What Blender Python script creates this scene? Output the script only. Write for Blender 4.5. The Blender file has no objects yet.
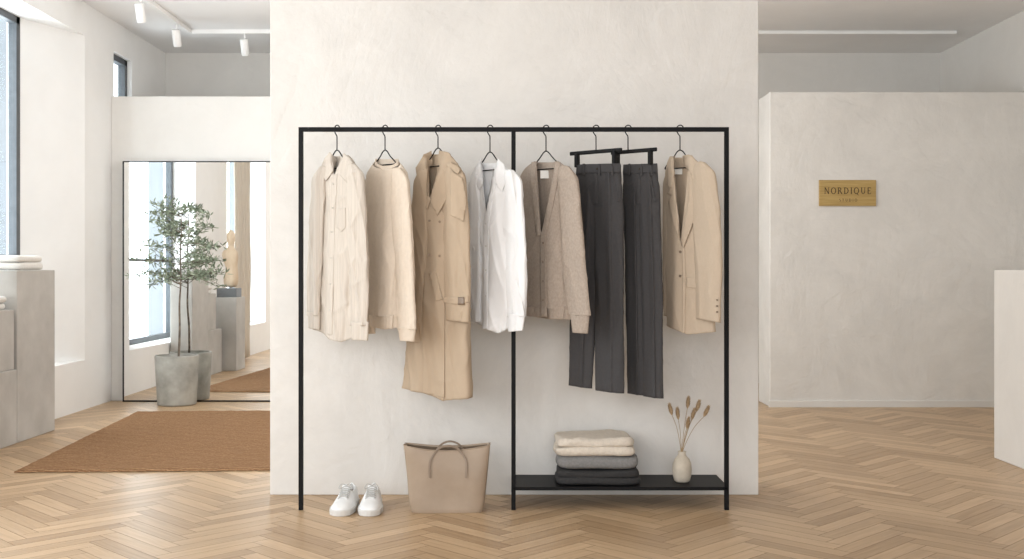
import bpy, bmesh, math, random
import numpy as np
from mathutils import Vector, noise
from mathutils.bvhtree import BVHTree
random.seed(4)
F=1090.0; H=1.1
sc=bpy.context.scene
try:
    sc.view_settings.view_transform='Standard'
except Exception: pass
def X(px,D=4.96): return (px-512)*D/F
def Z(py,D=4.96): return H+(270-py)*D/F
def lin(r,g,b):
    f=lambda v:(v/255/12.92) if v/255<=.04045 else ((v/255+.055)/1.055)**2.4
    return (f(r),f(g),f(b),1)

# ---------------------------------------------------------------- materials
def base_mat(name):
    m=bpy.data.materials.new(name); m.use_nodes=True
    nt=m.node_tree; b=nt.nodes['Principled BSDF']
    return m,nt,b
def coords(nt,stretch=(1,1,1),kind='Object'):
    tc=nt.nodes.new('ShaderNodeTexCoord'); mp=nt.nodes.new('ShaderNodeMapping')
    mp.inputs['Scale'].default_value=stretch
    nt.links.new(tc.outputs[kind],mp.inputs['Vector']); return mp.outputs['Vector']
def noi(nt,vec,scale,detail=4,rough=.55,dist=0):
    n=nt.nodes.new('ShaderNodeTexNoise'); n.inputs['Scale'].default_value=scale
    n.inputs['Detail'].default_value=detail; n.inputs['Roughness'].default_value=rough
    n.inputs['Distortion'].default_value=dist
    nt.links.new(vec,n.inputs['Vector']); return n.outputs['Fac']
def ramp(nt,fac,lo,c1,hi,c2):
    r=nt.nodes.new('ShaderNodeValToRGB'); e=r.color_ramp.elements
    e[0].position=lo; e[0].color=c1; e[1].position=hi; e[1].color=c2
    nt.links.new(fac,r.inputs['Fac']); return r.outputs['Color']
def bump(nt,b,h,strength,dist,prev=None):
    n=nt.nodes.new('ShaderNodeBump'); n.inputs['Strength'].default_value=strength
    n.inputs['Distance'].default_value=dist; nt.links.new(h,n.inputs['Height'])
    if prev: nt.links.new(prev,n.inputs['Normal'])
    nt.links.new(n.outputs['Normal'],b.inputs['Normal']); return n.outputs['Normal']
def M(name,col,rough=.85,col2=None,ns=5,st=(1,1,1),det=4,bs=None,bstr=.3,bd=.004,bst=(1,1,1),metal=0,sheen=0,lo=.35,hi=.65,spec=None):
    m,nt,b=base_mat(name)
    b.inputs['Roughness'].default_value=rough; b.inputs['Metallic'].default_value=metal
    if sheen: b.inputs['Sheen Weight'].default_value=sheen
    b.inputs['Specular IOR Level'].default_value=spec if spec is not None else (.25 if rough>.6 else .5)
    if col2 is None: col2=tuple(c*.88 for c in col[:3])+(1,)
    nt.links.new(ramp(nt,noi(nt,coords(nt,st),ns,det),lo,col2,hi,col),b.inputs['Base Color'])
    if bs: bump(nt,b,noi(nt,coords(nt,bst),bs,3),bstr,bd)
    return m
def plaster(name,col,amt=.93,bstr=.35):
    m,nt,b=base_mat(name); b.inputs['Roughness'].default_value=.82; b.inputs['Specular IOR Level'].default_value=.25
    v=coords(nt); c2=tuple(c*amt for c in col[:3])+(1,)
    n1=noi(nt,v,1.7,9,.7,.5)
    nt.links.new(ramp(nt,n1,.36,c2,.62,col),b.inputs['Base Color'])
    p=bump(nt,b,noi(nt,coords(nt,(1,1,.7)),1.7,8,.58,.5),bstr,.05)
    # soft trowel edges: thresholded noise gives faint overlapping passes
    n3=nt.nodes.new('ShaderNodeMapRange'); n3.inputs['From Min'].default_value=.46; n3.inputs['From Max'].default_value=.54
    nt.links.new(noi(nt,coords(nt,(1,1,1.3)),2.3,3,.45,.8),n3.inputs['Value'])
    p=bump(nt,b,n3.outputs['Result'],bstr*.6,.007,p)
    bump(nt,b,noi(nt,v,30,5,.6),bstr*.6,.003,p)
    return m
m_wall=plaster('plaster_warm_white',lin(228,225,220),.895,.5)
m_wall2=plaster('plaster_greige',lin(224,221,216),.95,.22)
m_white=M('paint_white',lin(243,242,240),.9,lin(239,238,236),3)
m_ceil=M('ceiling_paint',lin(242,241,240),.9,lin(238,237,236),2)
m_conc=M('light_concrete',lin(196,192,186),.85,lin(178,174,168),3.5,det=8,bs=30,bstr=.25,bd=.004)
m_pot=M('pot_concrete',lin(172,169,161),.9,lin(142,140,132),6,det=8,bs=40,bstr=.3,bd=.004)
m_black=M('black_powder_coat',lin(20,20,21),.5,lin(14,14,15),30,spec=.15)
m_blackp=M('black_satin_wood',lin(24,24,24),.5,lin(16,16,16),30,spec=.15)
m_dark=M('dark_lining',lin(70,62,54),.9)
m_frame=M('window_frame_grey',lin(84,88,92),.5,lin(76,80,84),20)
m_brass=M('brushed_brass',lin(196,168,112),.38,lin(176,148,94),90,st=(.05,1,1),metal=.7)
m_ink=M('engraved_ink',lin(84,66,38),.6)
m_btn=M('button_horn',lin(126,108,90),.4)
m_btnt=M('button_tan',lin(146,126,104),.4)
m_btnw=M('button_pearl',lin(200,195,186),.35)
m_label=M('woven_label',lin(240,238,232),.8)

def fabric(name,col,k=.88,ns=60,st=(1,1,.3),bs=90,bst=(1,1,1),bstr=.35,sheen=.03,bd=.002,lo=.3,hi=.7):
    return M(name,col,.92,tuple(c*k for c in col[:3])+(1,),ns,st,4,bs,bstr,bd,bst,0,sheen,lo,hi,spec=.1)
f_linen=fabric('striped_linen',lin(210,200,188),.84,130,(1,1,.02),60,(1,1,.2),.1)
f_sweat=fabric('beige_knit',lin(218,204,187),.93,60,(1,1,1),160,(1,1,.5),.35)
f_trench=fabric('khaki_gabardine',lin(182,163,141),.95,20,(1,1,.5),30,(1,1,1),.08)
f_white=fabric('white_cotton',lin(230,230,230),.98,20,(1,1,.5),40,(1,1,1),.05)
f_card=fabric('taupe_melange_knit',lin(176,162,149),.8,110,(1,1,.8),150,(1,1,.5),.4)
f_char=fabric('charcoal_wool',lin(76,75,76),.9,90,(1,1,1),120,(1,1,1),.08)
f_blaz=fabric('sand_wool_linen',lin(192,175,155),.95,100,(1,1,.6),90,(1,1,1),.1)
f_cream=fabric('cream_knit',lin(224,214,200),.86,60,(1,1,1),70,(1,1,1),.8,bd=.006)
f_grey=fabric('grey_knit',lin(138,137,136),.75,90,(1,1,1),90,(1,1,1),.6)
f_dchar=fabric('dark_charcoal_knit',lin(64,63,63),.75,90,(1,1,1),90,(1,1,1),.6)
f_towel=fabric('white_terry',lin(232,228,222),.92,60,(1,1,1),120,(1,1,1),.6)
f_curt=fabric('sheer_linen_curtain',lin(228,218,204),.92,60,(1,1,.1),60)
m_leather=M('taupe_leather',lin(166,148,129),.45,lin(157,139,120),8,bs=140,bstr=.12,bd=.002,spec=.35)
m_leather_d=M('taupe_leather_edge',lin(142,124,106),.5)
m_leather_i=M('bag_suede_lining',lin(120,104,88),.9)
m_shoe=M('white_leather',lin(236,236,235),.45,lin(230,230,229),10,spec=.3)
m_sole=M('white_rubber',lin(216,215,212),.6)
m_lace=M('cotton_lace',lin(196,195,192),.8)
m_lining=M('shoe_lining',lin(130,126,120),.8)
m_ceram=M('sand_ceramic',lin(204,194,178),.7,lin(190,180,164),25,bs=80,bstr=.2,bd=.002)
m_straw=M('dried_straw',lin(176,152,118),.9)
m_seed=M('dried_seed_head',lin(208,182,148),.95,lin(182,156,122),120,bs=250,bstr=.4,bd=.002)
m_bark=M('olive_bark',lin(126,114,100),.9,lin(92,82,72),30,bs=60,bstr=.6,bd=.004)
m_soil=M('soil',lin(70,58,48),.95,bs=60,bstr=1,bd=.01)
m_bust=M('carved_pale_wood',lin(226,206,180),.6,lin(208,184,156),12,st=(1,1,.3))
m_dbox=M('dark_slate',lin(112,114,116),.6)
m_leaf,nt,b=base_mat('olive_leaf'); b.inputs['Roughness'].default_value=.6
a=nt.nodes.new('ShaderNodeAttribute'); a.attribute_name='rnd'
nt.links.new(ramp(nt,a.outputs['Fac'],0,lin(98,112,88),1,lin(176,186,164)),b.inputs['Base Color'])
m_rug,nt,b=base_mat('woven_jute'); b.inputs['Roughness'].default_value=.95; b.inputs['Specular IOR Level'].default_value=.1
v=coords(nt); w=nt.nodes.new('ShaderNodeTexWave'); w.wave_type='BANDS'; w.bands_direction='Y'
w.inputs['Scale'].default_value=24; w.inputs['Distortion'].default_value=2.5; w.inputs['Detail'].default_value=3; w.inputs['Detail Scale'].default_value=4
nt.links.new(v,w.inputs['Vector'])
n=noi(nt,v,55,5,.7)
mx=nt.nodes.new('ShaderNodeMath'); mx.operation='MULTIPLY'; nt.links.new(w.outputs['Fac'],mx.inputs[0]); nt.links.new(n,mx.inputs[1])
nt.links.new(ramp(nt,mx.outputs[0],.02,lin(134,100,70),.55,lin(190,150,114)),b.inputs['Base Color'])
bump(nt,b,mx.outputs[0],.8,.02)
m_mirror,nt,b=base_mat('silvered_mirror'); b.inputs['Metallic'].default_value=1; b.inputs['Roughness'].default_value=.01
nt.links.new(ramp(nt,noi(nt,coords(nt),1,1),.3,(.94,.95,.95,1),.7,(.95,.96,.95,1)),b.inputs['Base Color'])
m_glass=bpy.data.materials.new('window_glass'); m_glass.use_nodes=True; nt=m_glass.node_tree
for nd in list(nt.nodes): nt.nodes.remove(nd)
o=nt.nodes.new('ShaderNodeOutputMaterial'); t=nt.nodes.new('ShaderNodeBsdfTransparent'); g=nt.nodes.new('ShaderNodeBsdfGlossy')
g.inputs['Roughness'].default_value=.03; t.inputs['Color'].default_value=(.9,.94,.96,1)
mi=nt.nodes.new('ShaderNodeMixShader'); mi.inputs[0].default_value=.1
nt.links.new(t.outputs[0],mi.inputs[1]); nt.links.new(g.outputs[0],mi.inputs[2]); nt.links.new(mi.outputs[0],o.inputs['Surface'])
m_oak,nt,b=base_mat('oak_herringbone'); b.inputs['Roughness'].default_value=.36; b.inputs['Specular IOR Level'].default_value=.4
a=nt.nodes.new('ShaderNodeAttribute'); a.attribute_name='rnd'
uv=nt.nodes.new('ShaderNodeTexCoord')
mp=nt.nodes.new('ShaderNodeMapping'); mp.inputs['Scale'].default_value=(40,1.8,1); nt.links.new(uv.outputs['UV'],mp.inputs['Vector'])
g1=noi(nt,mp.outputs['Vector'],1.6,7,.65,.6)
ad=nt.nodes.new('ShaderNodeMath'); ad.operation='MULTIPLY_ADD'; ad.inputs[1].default_value=.70
nt.links.new(g1,ad.inputs[0])
m2=nt.nodes.new('ShaderNodeMath'); m2.operation='MULTIPLY'; m2.inputs[1].default_value=.38; nt.links.new(a.outputs['Fac'],m2.inputs[0]); nt.links.new(m2.outputs[0],ad.inputs[2])
nt.links.new(ramp(nt,ad.outputs[0],.2,lin(150,120,87),.82,lin(205,175,139)),b.inputs['Base Color'])
bump(nt,b,g1,.06,.002)
m_gap=M('oak_joint',lin(98,76,54),.8)

# ---------------------------------------------------------------- mesh helpers
def link(o): sc.collection.objects.link(o); return o
def origin(parent):
    v=Vector((0,0,0))
    while parent is not None: v+=Vector(parent.location); parent=parent.parent
    return v
def mk(name,verts,faces,parent=None,mat=None,smooth=True,loc=None,mats=None):
    me=bpy.data.meshes.new(name)
    off=origin(parent) if parent else Vector(loc or (0,0,0))
    me.from_pydata([tuple(Vector(v)-off) for v in verts],[],faces)
    bm=bmesh.new(); bm.from_mesh(me); bmesh.ops.recalc_face_normals(bm,faces=bm.faces); bm.to_mesh(me); bm.free()
    if smooth: me.shade_smooth()
    o=bpy.data.objects.new(name,me); link(o)
    if parent: o.parent=parent
    else: o.location=off
    if mat: me.materials.append(mat)
    return o
def empty(name,loc,label,cat,group=None):
    o=bpy.data.objects.new(name,None); o.location=loc; o.empty_display_size=.1; link(o)
    o['label']=label; o['category']=cat
    if group: o['group']=group
    return o
def tag(o,label,cat,group=None):
    o['label']=label; o['category']=cat
    if group:o['group']=group
    return o
def struct(o): o['kind']='structure'; return o
def bevel(o,w,seg=2):
    m=o.modifiers.new('bevel','BEVEL'); m.width=w; m.segments=seg; m.limit_method='ANGLE'; m.angle_limit=math.radians(40); return o
def solid(o,t,off=0):
    m=o.modifiers.new('solid','SOLIDIFY'); m.thickness=t; m.offset=off; return o
def subs(o,n=1):
    m=o.modifiers.new('sub','SUBSURF'); m.levels=n; m.render_levels=n; return o
def boxdata(x0,x1,y0,y1,z0,z1,o=0):
    v=[(x0,y0,z0),(x1,y0,z0),(x1,y1,z0),(x0,y1,z0),(x0,y0,z1),(x1,y0,z1),(x1,y1,z1),(x0,y1,z1)]
    f=[(0,3,2,1),(4,5,6,7),(0,1,5,4),(1,2,6,5),(2,3,7,6),(3,0,4,7)]
    return v,[tuple(i+o for i in q) for q in f]
def boxes(name,lst,parent=None,mat=None,bv=0,loc=None,extra=None):
    V=[];Fc=[]
    for b_ in lst:
        v,f=boxdata(*b_,o=len(V)); V+=v; Fc+=f
    if extra:
        for v,f in extra: o0=len(V); V+=v; Fc+=[tuple(i+o0 for i in q) for q in f]
    if parent is None and loc is None:
        b_=lst[0]; loc=((b_[0]+b_[1])/2,(b_[2]+b_[3])/2,b_[4])
    o=mk(name,V,Fc,parent,mat,False,loc)
    if bv: bevel(o,bv)
    return o
def tube(pts,r,n=8,closed=False):
    pts=[Vector(p) for p in pts]; V=[];Fc=[]; N=len(pts)
    rs=r if isinstance(r,(list,tuple)) else [r]*N
    prev=None
    for i,p in enumerate(pts):
        a_=pts[(i-1)%N] if (closed or i>0) else p; c_=pts[(i+1)%N] if (closed or i<N-1) else p
        t_=(c_-a_).normalized()
        if prev is None:
            up=Vector((0,0,1)) if abs(t_.z)<.9 else Vector((0,1,0)); nx=t_.cross(up).normalized()
        else: nx=(prev-t_*prev.dot(t_)).normalized()
        prev=nx; ny=t_.cross(nx)
        for k in range(n):
            an=2*math.pi*k/n; V.append(p+(nx*math.cos(an)+ny*math.sin(an))*rs[i])
    for i in range(N if closed else N-1):
        for k in range(n):
            a0=i*n+k; a1=i*n+(k+1)%n; b0=((i+1)%N)*n+k; b1=((i+1)%N)*n+(k+1)%n
            Fc.append((a0,a1,b1,b0))
    if not closed:
        Fc.append(tuple(range(n))); Fc.append(tuple(range((N-1)*n,N*n)))
    return V,Fc
def mtube(name,pts,r,parent,mat,n=8,closed=False,loc=None):
    v,f=tube(pts,r,n,closed); return mk(name,v,f,parent,mat,True,loc)
def crom(P,n=8):
    P=[Vector(p) for p in P]; out=[]
    for i in range(len(P)-1):
        p0=P[max(i-1,0)];p1=P[i];p2=P[i+1];p3=P[min(i+2,len(P)-1)]
        for k in range(n):
            t=k/n; out.append(.5*((2*p1)+(p2-p0)*t+(2*p0-5*p1+4*p2-p3)*t*t+(-p0+3*p1-3*p2+p3)*t**3))
    out.append(P[-1]); return out
def lathe(cx,cy,prof,n=40,cap=False):
    V=[];Fc=[]
    for r,z in prof:
        for k in range(n):
            a=2*math.pi*k/n; V.append((cx+r*math.cos(a),cy+r*math.sin(a),z))
    for i in range(len(prof)-1):
        for k in range(n):
            Fc.append((i*n+k,i*n+(k+1)%n,(i+1)*n+(k+1)%n,(i+1)*n+k))
    if cap: Fc.append(tuple(range(n))); Fc.append(tuple(range((len(prof)-1)*n,len(prof)*n)))
    return V,Fc
def join(parts):
    V=[];Fc=[]
    for v,f in parts:
        o=len(V); V+=list(v); Fc+=[tuple(i+o for i in q) for q in f]
    return V,Fc

# ---------------------------------------------------------------- setting
XL=-3.37; XR=4.16; YB=10.6; CZ=3.21; YF=-3.0
w_=.078; n_=6; bm=bmesh.new(); rl=bm.faces.layers.float.new('rnd_f'); uvl=bm.loops.layers.uv.new('UVMap')
R=190; c45=math.sqrt(.5); g_=.0009
def addp(x0,y0,x1,y1,hor):
    q=[(x0+g_,y0+g_),(x1-g_,y0+g_),(x1-g_,y1-g_),(x0+g_,y1-g_)]
    wv=[((x-y)*c45,(x+y)*c45+3.8) for x,y in q]
    if max(a for a,_ in wv)<XL-.02 or min(a for a,_ in wv)>XR+.02 or max(b for _,b in wv)<YF or min(b for _,b in wv)>YB+.02: return
    vs=[bm.verts.new((a,b,0)) for a,b in wv]; f=bm.faces.new(vs); f[rl]=random.random()
    ox=random.random()*20; L=n_*w_
    uvq=[(0,0),(0,L),(w_,L),(w_,0)] if hor else [(0,0),(w_,0),(w_,L),(0,L)]
    for lp,u in zip(f.loops,uvq): lp[uvl].uv=(u[0]+ox,u[1]+ox)
for i in range(-R,R):
    for j in range(-R,R):
        s=(i-j)%(2*n_)
        if s==0: addp(i*w_,j*w_,(i+n_)*w_,(j+1)*w_,True)
        elif s==2*n_-1: addp(i*w_,j*w_,(i+1)*w_,(j+n_)*w_,False)
for co,no in [((XL,0,0),(-1,0,0)),((XR,0,0),(1,0,0)),((0,YF,0),(0,-1,0)),((0,YB,0),(0,1,0))]:
    bmesh.ops.bisect_plane(bm,geom=bm.verts[:]+bm.edges[:]+bm.faces[:],plane_co=co,plane_no=no,clear_outer=True)
for f in bm.faces:
    if f.normal.z<0: f.normal_flip()
me=bpy.data.meshes.new('floor'); bm.to_mesh(me)
vals=[f[rl] for f in bm.faces]; bm.free()
at=me.attributes.new('rnd','FLOAT','FACE'); at.data.foreach_set('value',vals)
me.materials.append(m_oak); fo=link(bpy.data.objects.new('floor',me)); struct(fo)
o=struct(boxes('floor_base',[(XL-.4,XR+.2,YF,YB+.2,-.1,-.0015)],mat=m_gap))
struct(boxes('ceiling',[(XL-.4,XR+.2,YF,YB+.2,CZ,CZ+.15)],mat=m_ceil))
struct(boxes('wall_back',[(XL-.3,XR+.2,YB,YB+.2,0,CZ)],mat=m_wall2))
struct(boxes('wall_right',[(XR,XR+.2,YF,YB,0,CZ)],mat=m_wall2))
struct(boxes('wall_center',[(X(270,5.33),X(758.5,5.33),5.33,5.66,0,CZ)],mat=m_wall,bv=.004))
struct(boxes('wall_partition_right',[(2.07,XR,8.75,9.15,0,2.53)],mat=m_wall,bv=.006))
struct(boxes('wall_partition_left',[(XL,-.9,9.16,9.4,0,2.56)],mat=m_wall2,bv=.006))
wins=[(3.3,5.3,.39,3.3,5.3),(6.6,8.6,.39,6.6,8.0),(9.22,9.66,1.2,9.22,9.66)]
HD=2.95; TH=.34
L=[];y=YF
for (a,b_,s,_,_) in wins:
    L.append((XL-TH,XL,y,a,0,CZ)); L.append((XL-TH,XL,a,b_,0,s)); L.append((XL-TH,XL,a,b_,HD,CZ)); y=b_
L.append((XL-TH,XL,y,YB,0,CZ))
def prism(poly,z0,z1):
    n=len(poly); v=[(x,y,z0) for x,y in poly]+[(x,y,z1) for x,y in poly]
    return v,[tuple(range(n)),tuple(range(n,2*n))]+[(i,(i+1)%n,n+(i+1)%n,n+i) for i in range(n)]
struct(boxes('wall_left',L,mat=m_white,extra=[prism([(XL-.24,8.0),(XL,8.6),(XL-TH,8.6),(XL-TH,8.0)],.39,HD)]))
for i,(a0,b0,s,a,b_) in enumerate(wins):
    x0,x1=XL-.30,XL-.24; fw=.05
    if i==2: x0,x1=XL-.10,XL-.04
    fr=[(x0,x1,a,a+fw,s,HD),(x0,x1,b_-.06,b_,s,HD),(x0,x1,a,b_,s,s+fw),(x0,x1,a,b_,HD-fw,HD)]
    if s<1: fr.append((x0+.02,x1-.01,a,b_,1.18,1.21))
    w=boxes('window_%d'%(i+1),fr,mat=m_frame); struct(w)
    g=boxes('window_pane',[(x0+.025,x0+.031,a+fw,b_-fw,s+fw,HD-fw)],parent=w,mat=m_glass)
struct(boxes('baseboard_right',[(2.06,XR,8.735,8.75,0,.05)],mat=m_wall2))
V=[];Fc=[];nc=80
for i in range(nc+1):
    yy=4.7+.6*i/nc
    for j in range(12):
        zz=.03+2.95*j/11; V.append((XL+.1+.03*math.sin(i*.75)+.008*math.sin(i*1.9+j),yy,zz))
for i in range(nc):
    for j in range(11): Fc.append((i*12+j,(i+1)*12+j,(i+1)*12+j+1,i*12+j+1))
o=mk('curtain',V,Fc,None,f_curt,True,(XL+.1,5,.03)); solid(o,.003); tag(o,'floor-length cream linen curtain beside the window','curtain')

# ceiling lights
tr=boxes('ceiling_track',[(-2.85,-2.81,7.4,9.58,CZ-.035,CZ),(-2.85,-.9,9.56,9.6,CZ-.035,CZ)],mat=m_white,bv=.003)
tag(tr,'white L-shaped lighting track mounted on the ceiling','lighting track')
def spot(x,y,g):
    e=empty('track_spotlight',(x,y,CZ-.035),'white cylindrical spotlight hanging from the ceiling track','spotlight',g)
    V,f=lathe(x,y,[(.008,CZ-.036),(.008,CZ-.09)],12,True); mk('stem',V,f,e,m_white)
    V,f=lathe(0,0,[(.0,.07),(.03,.07),(.034,.06),(.034,-.07),(.028,-.075),(.024,-.05),(0,-.05)],24)
    a=math.radians(25)
    V=[(vx+x, y+vy*math.cos(a)-vz*math.sin(a), CZ-.15+vy*math.sin(a)+vz*math.cos(a)) for vx,vy,vz in V]
    mk('lamp_head',V,f,e,m_white)
for x,y in [(-2.83,9.2),(-2.83,8.3),(-2.35,9.58)]: spot(x,y,'white spotlights on the ceiling track')
o=boxes('linear_ceiling_light',[(2.0,3.92,9.6,9.66,CZ-.03,CZ)],mat=m_white,bv=.003); tag(o,'slim white linear light profile on the ceiling','ceiling light')

# plinths
def plinth(x0,x1,y0,y1,z0,z1,mat,label):
    o=boxes('display_plinth',[(x0,x1,y0,y1,z0,z1)],mat=mat,bv=.006); tag(o,label,'plinth'); return o
plinth(XL+.01,-3.14,6.92,7.49,0,H,m_conc,'tall grey concrete plinth with folded towels on top')
plinth(XL+.01,-3.14,6.4,6.915,0,.47,m_conc,'low grey concrete plinth beside the tall one')
plinth(XL+.01,-3.15,6.6,6.9,.47,.85,m_conc,'small grey concrete block resting on the low plinth')
plinth(XL+.01,-3.0,5.95,6.33,0,.80,m_conc,'grey concrete pedestal carrying a sculpture')
plinth(2.82,3.5,5.5,6.38,0,H,m_wall2,'waist-high off-white plastered plinth standing on the oak floor')
e=empty('torso_sculpture',(-3.13,6.14,.80),'carved pale wood torso sculpture on a grey slate block','sculpture')
boxes('base',[(-3.24,-3.02,6.03,6.25,.80,.9)],e,m_dbox,.004)
def ell(rows,n=28):
    V=[];Fc=[]
    for cx,cy,z,rx,ry in rows:
        for k in range(n):
            a=2*math.pi*k/n; V.append((cx+rx*math.cos(a),cy+ry*math.sin(a),z))
    for i in range(len(rows)-1):
        for k in range(n): Fc.append((i*n+k,i*n+(k+1)%n,(i+1)*n+(k+1)%n,(i+1)*n+k))
    Fc.append(tuple(range(n))); Fc.append(tuple(range((len(rows)-1)*n,len(rows)*n)))
    return V,Fc
sx,sy=-3.11,6.14
V,f=ell([(sx,sy,.9,.07,.06),(sx,sy,.98,.085,.07),(sx+.01,sy,1.05,.075,.06),(sx+.01,sy,1.12,.06,.05),(sx,sy,1.2,.08,.06),(sx-.01,sy,1.27,.095,.06),(sx-.01,sy,1.31,.08,.05),(sx,sy,1.34,.035,.035),(sx,sy,1.38,.03,.03),(sx,sy,1.42,.045,.05),(sx,sy,1.48,.05,.055),(sx,sy,1.53,.03,.035),(sx,sy,1.545,.005,.005)])
subs(mk('torso',V,f,e,m_bust),1)

def slab(cx,cy,z0,wx,wy,h,seed,wob=.006):
    V=[];Fc=[]; n=84; rows=13
    for i in range(rows):
        ph=-math.pi/2+math.pi*i/(rows-1); zz=z0+h/2+h/2*math.copysign(abs(math.sin(ph))**.75,math.sin(ph)); ins=(1-math.cos(ph))*h*.5
        for k in range(n):
            a=2*math.pi*k/n; c,s=math.cos(a),math.sin(a)
            e_=.3; x=(wx/2-ins)*math.copysign(abs(c)**e_,c); y_=(wy/2-ins)*math.copysign(abs(s)**e_,s)
            q=noise.noise(Vector((x*9+seed,y_*9,seed*3.1+zz*20)))
            q2=noise.noise(Vector((x*7+seed*5,y_*7,seed)))+.4*noise.noise(Vector((x*20+seed,y_*20,seed)))
            V.append((cx+x*(1+q*wob*4),cy+y_*(1+q*wob*4),max(z0,zz+q2*wob*(.4+.6*i/(rows-1)))))
    for i in range(rows-1):
        for k in range(n): Fc.append((i*n+k,i*n+(k+1)%n,(i+1)*n+(k+1)%n,(i+1)*n+k))
    for base,zc in ((0,z0),((rows-1)*n,z0+h)):
        ci=len(V); V.append((cx,cy,zc))
        for k in range(n): Fc.append((ci,base+k,base+(k+1)%n))
    return V,Fc
def folded(name,cx,cy,z0,wx,wy,h,layers,mat,label,cat,group,seed,wob=.006):
    parts=[]; lh=h/layers
    for i in range(layers):
        parts.append(slab(cx+random.uniform(-.005,.005),cy+random.uniform(-.003,.003),z0+i*lh,wx*random.uniform(.96,1.0),wy,lh*1.1,seed+i*1.7,wob))
    V,f=join(parts); o=mk(name,V,f,None,mat,True,(cx,cy,z0)); tag(o,label,cat,group); return o
zt=H+.001
for i,(hh,lb) in enumerate([(.045,'white folded terry towel at the bottom of a stack'),(.04,'white folded terry towel on top of a stack')]):
    folded('folded_towel',-3.255,7.2,zt,.2-.01*i,.36,hh,1,f_towel,lb,'towel','towels stacked on the concrete plinth',i*3+1,.004); zt+=hh+.006
for i in range(2):
    folded('folded_cloth',-3.26,6.75,.851+i*.043,.17,.24,.036,1,f_towel,'folded white cloth on the small concrete block','folded cloth','cloths on the small concrete block',i*3+9,.004)

# rug
e_ang=math.radians(4.5)
def rugpt(u,v): return (-2.70+u*math.cos(e_ang)-v*math.sin(e_ang), 5.9+u*math.sin(e_ang)*.6+v*math.cos(e_ang))
bm=bmesh.new(); NX,NY=90,130; W_,L_=1.95,2.5
vg=[[None]*(NY+1) for _ in range(NX+1)]
for i in range(NX+1):
    for j in range(NY+1):
        u=W_*i/NX; v=L_*j/NY; x,y=rugpt(u,v)
        if i in(0,NX): x+=random.uniform(-.008,.008)
        if j in(0,NY): y+=random.uniform(-.008,.008)
        z=.014+.003*noise.noise(Vector((u*20,v*20,0)))+.0025*math.sin(v*110)
        if i in(0,NX) or j in(0,NY): z=.003
        vg[i][j]=bm.verts.new((x,y,z))
for i in range(NX):
    for j in range(NY): bm.faces.new((vg[i][j],vg[i+1][j],vg[i+1][j+1],vg[i][j+1]))
me=bpy.data.meshes.new('rug'); bm.to_mesh(me); bm.free(); me.shade_smooth(); me.materials.append(m_rug)
o=link(bpy.data.objects.new('jute_rug',me)); tag(o,'rectangular woven natural jute rug on the oak floor','rug')

# mirror
mx0,mx1=X(122,9.08),-1.6; mt=Z(161,9.08); my=9.10; ft=.008
e=empty('floor_mirror',((mx0+mx1)/2,my,0),'large floor-standing mirror with a thin black frame against the wall','mirror')
boxes('mirror_glass',[(mx0+ft,mx1-ft,my,my+.01,.012,mt-ft)],e,m_mirror)
boxes('frame',[(mx0,mx0+ft,my-.008,my+.035,0,mt),(mx1-ft,mx1,my-.008,my+.035,0,mt),(mx0,mx1,my-.008,my+.035,mt-ft,mt),(mx0,mx1,my-.008,my+.035,0,.012)],e,m_black)

# olive tree
tx,ty=X(177,8.91),8.91
def TZ(py): return Z(py,8.91)
e=empty('potted_olive_tree',(tx,ty,0),'small olive tree in a round concrete pot beside the mirror','potted tree')
ph=TZ(355)
V,f=lathe(tx,ty,[(.0,0),(.145,0),(.155,.01),(.176,ph-.01),(.172,ph),(.158,ph),(.153,ph-.05)],48); bevel(mk('pot',V,f,e,m_pot),.003)
V,f=lathe(tx,ty,[(.0,ph-.035),(.1,ph-.03),(.155,ph-.045)],40); mk('soil',V,f,e,m_soil)
ty2=ty+.09
trunk=crom([(tx,ty+.04,ph-.05),(tx+.004,ty+.06,TZ(330)),(tx-.004,ty+.08,TZ(305)),(tx+.004,ty2,TZ(280)),(tx,ty2,TZ(250)),(tx+.01,ty2,TZ(230)),(tx+.005,ty2,TZ(212))],6)
mtube('trunk',trunk,[.010-.007*i/(len(trunk)-1) for i in range(len(trunk))],e,m_bark)
br=[];tips=[];rt=random.Random(11)
for k in range(40):
    i=rt.randint(int(len(trunk)*.45),len(trunk)-2); p=trunk[i]; side=k%2; a=side*math.pi+rt.uniform(-1.0,1.0)
    rel=(i/len(trunk)-.45)/.55
    ln=rt.uniform(.2,.40)*(1-.4*rel)*(1.1 if side else .85)
    d=Vector((math.cos(a),math.sin(a)*.12-.05,rt.uniform(-.05,.8))).normalized()
    mid=p+d*ln*.5+Vector((0,0,.02)); end=p+d*ln+Vector((0,0,rt.uniform(-.06,.05)))
    if end.y>9.06: end.y=9.05
    if mid.y>9.06: mid.y=9.04
    path=crom([p,mid,end],6); br.append(tube(path,[.0030-.0018*j/(len(path)-1) for j in range(len(path))],5)); tips.append(path)
V,f=join(br); mk('branches',V,f,e,m_bark)
V=[];Fc=[];rv=[]
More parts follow.
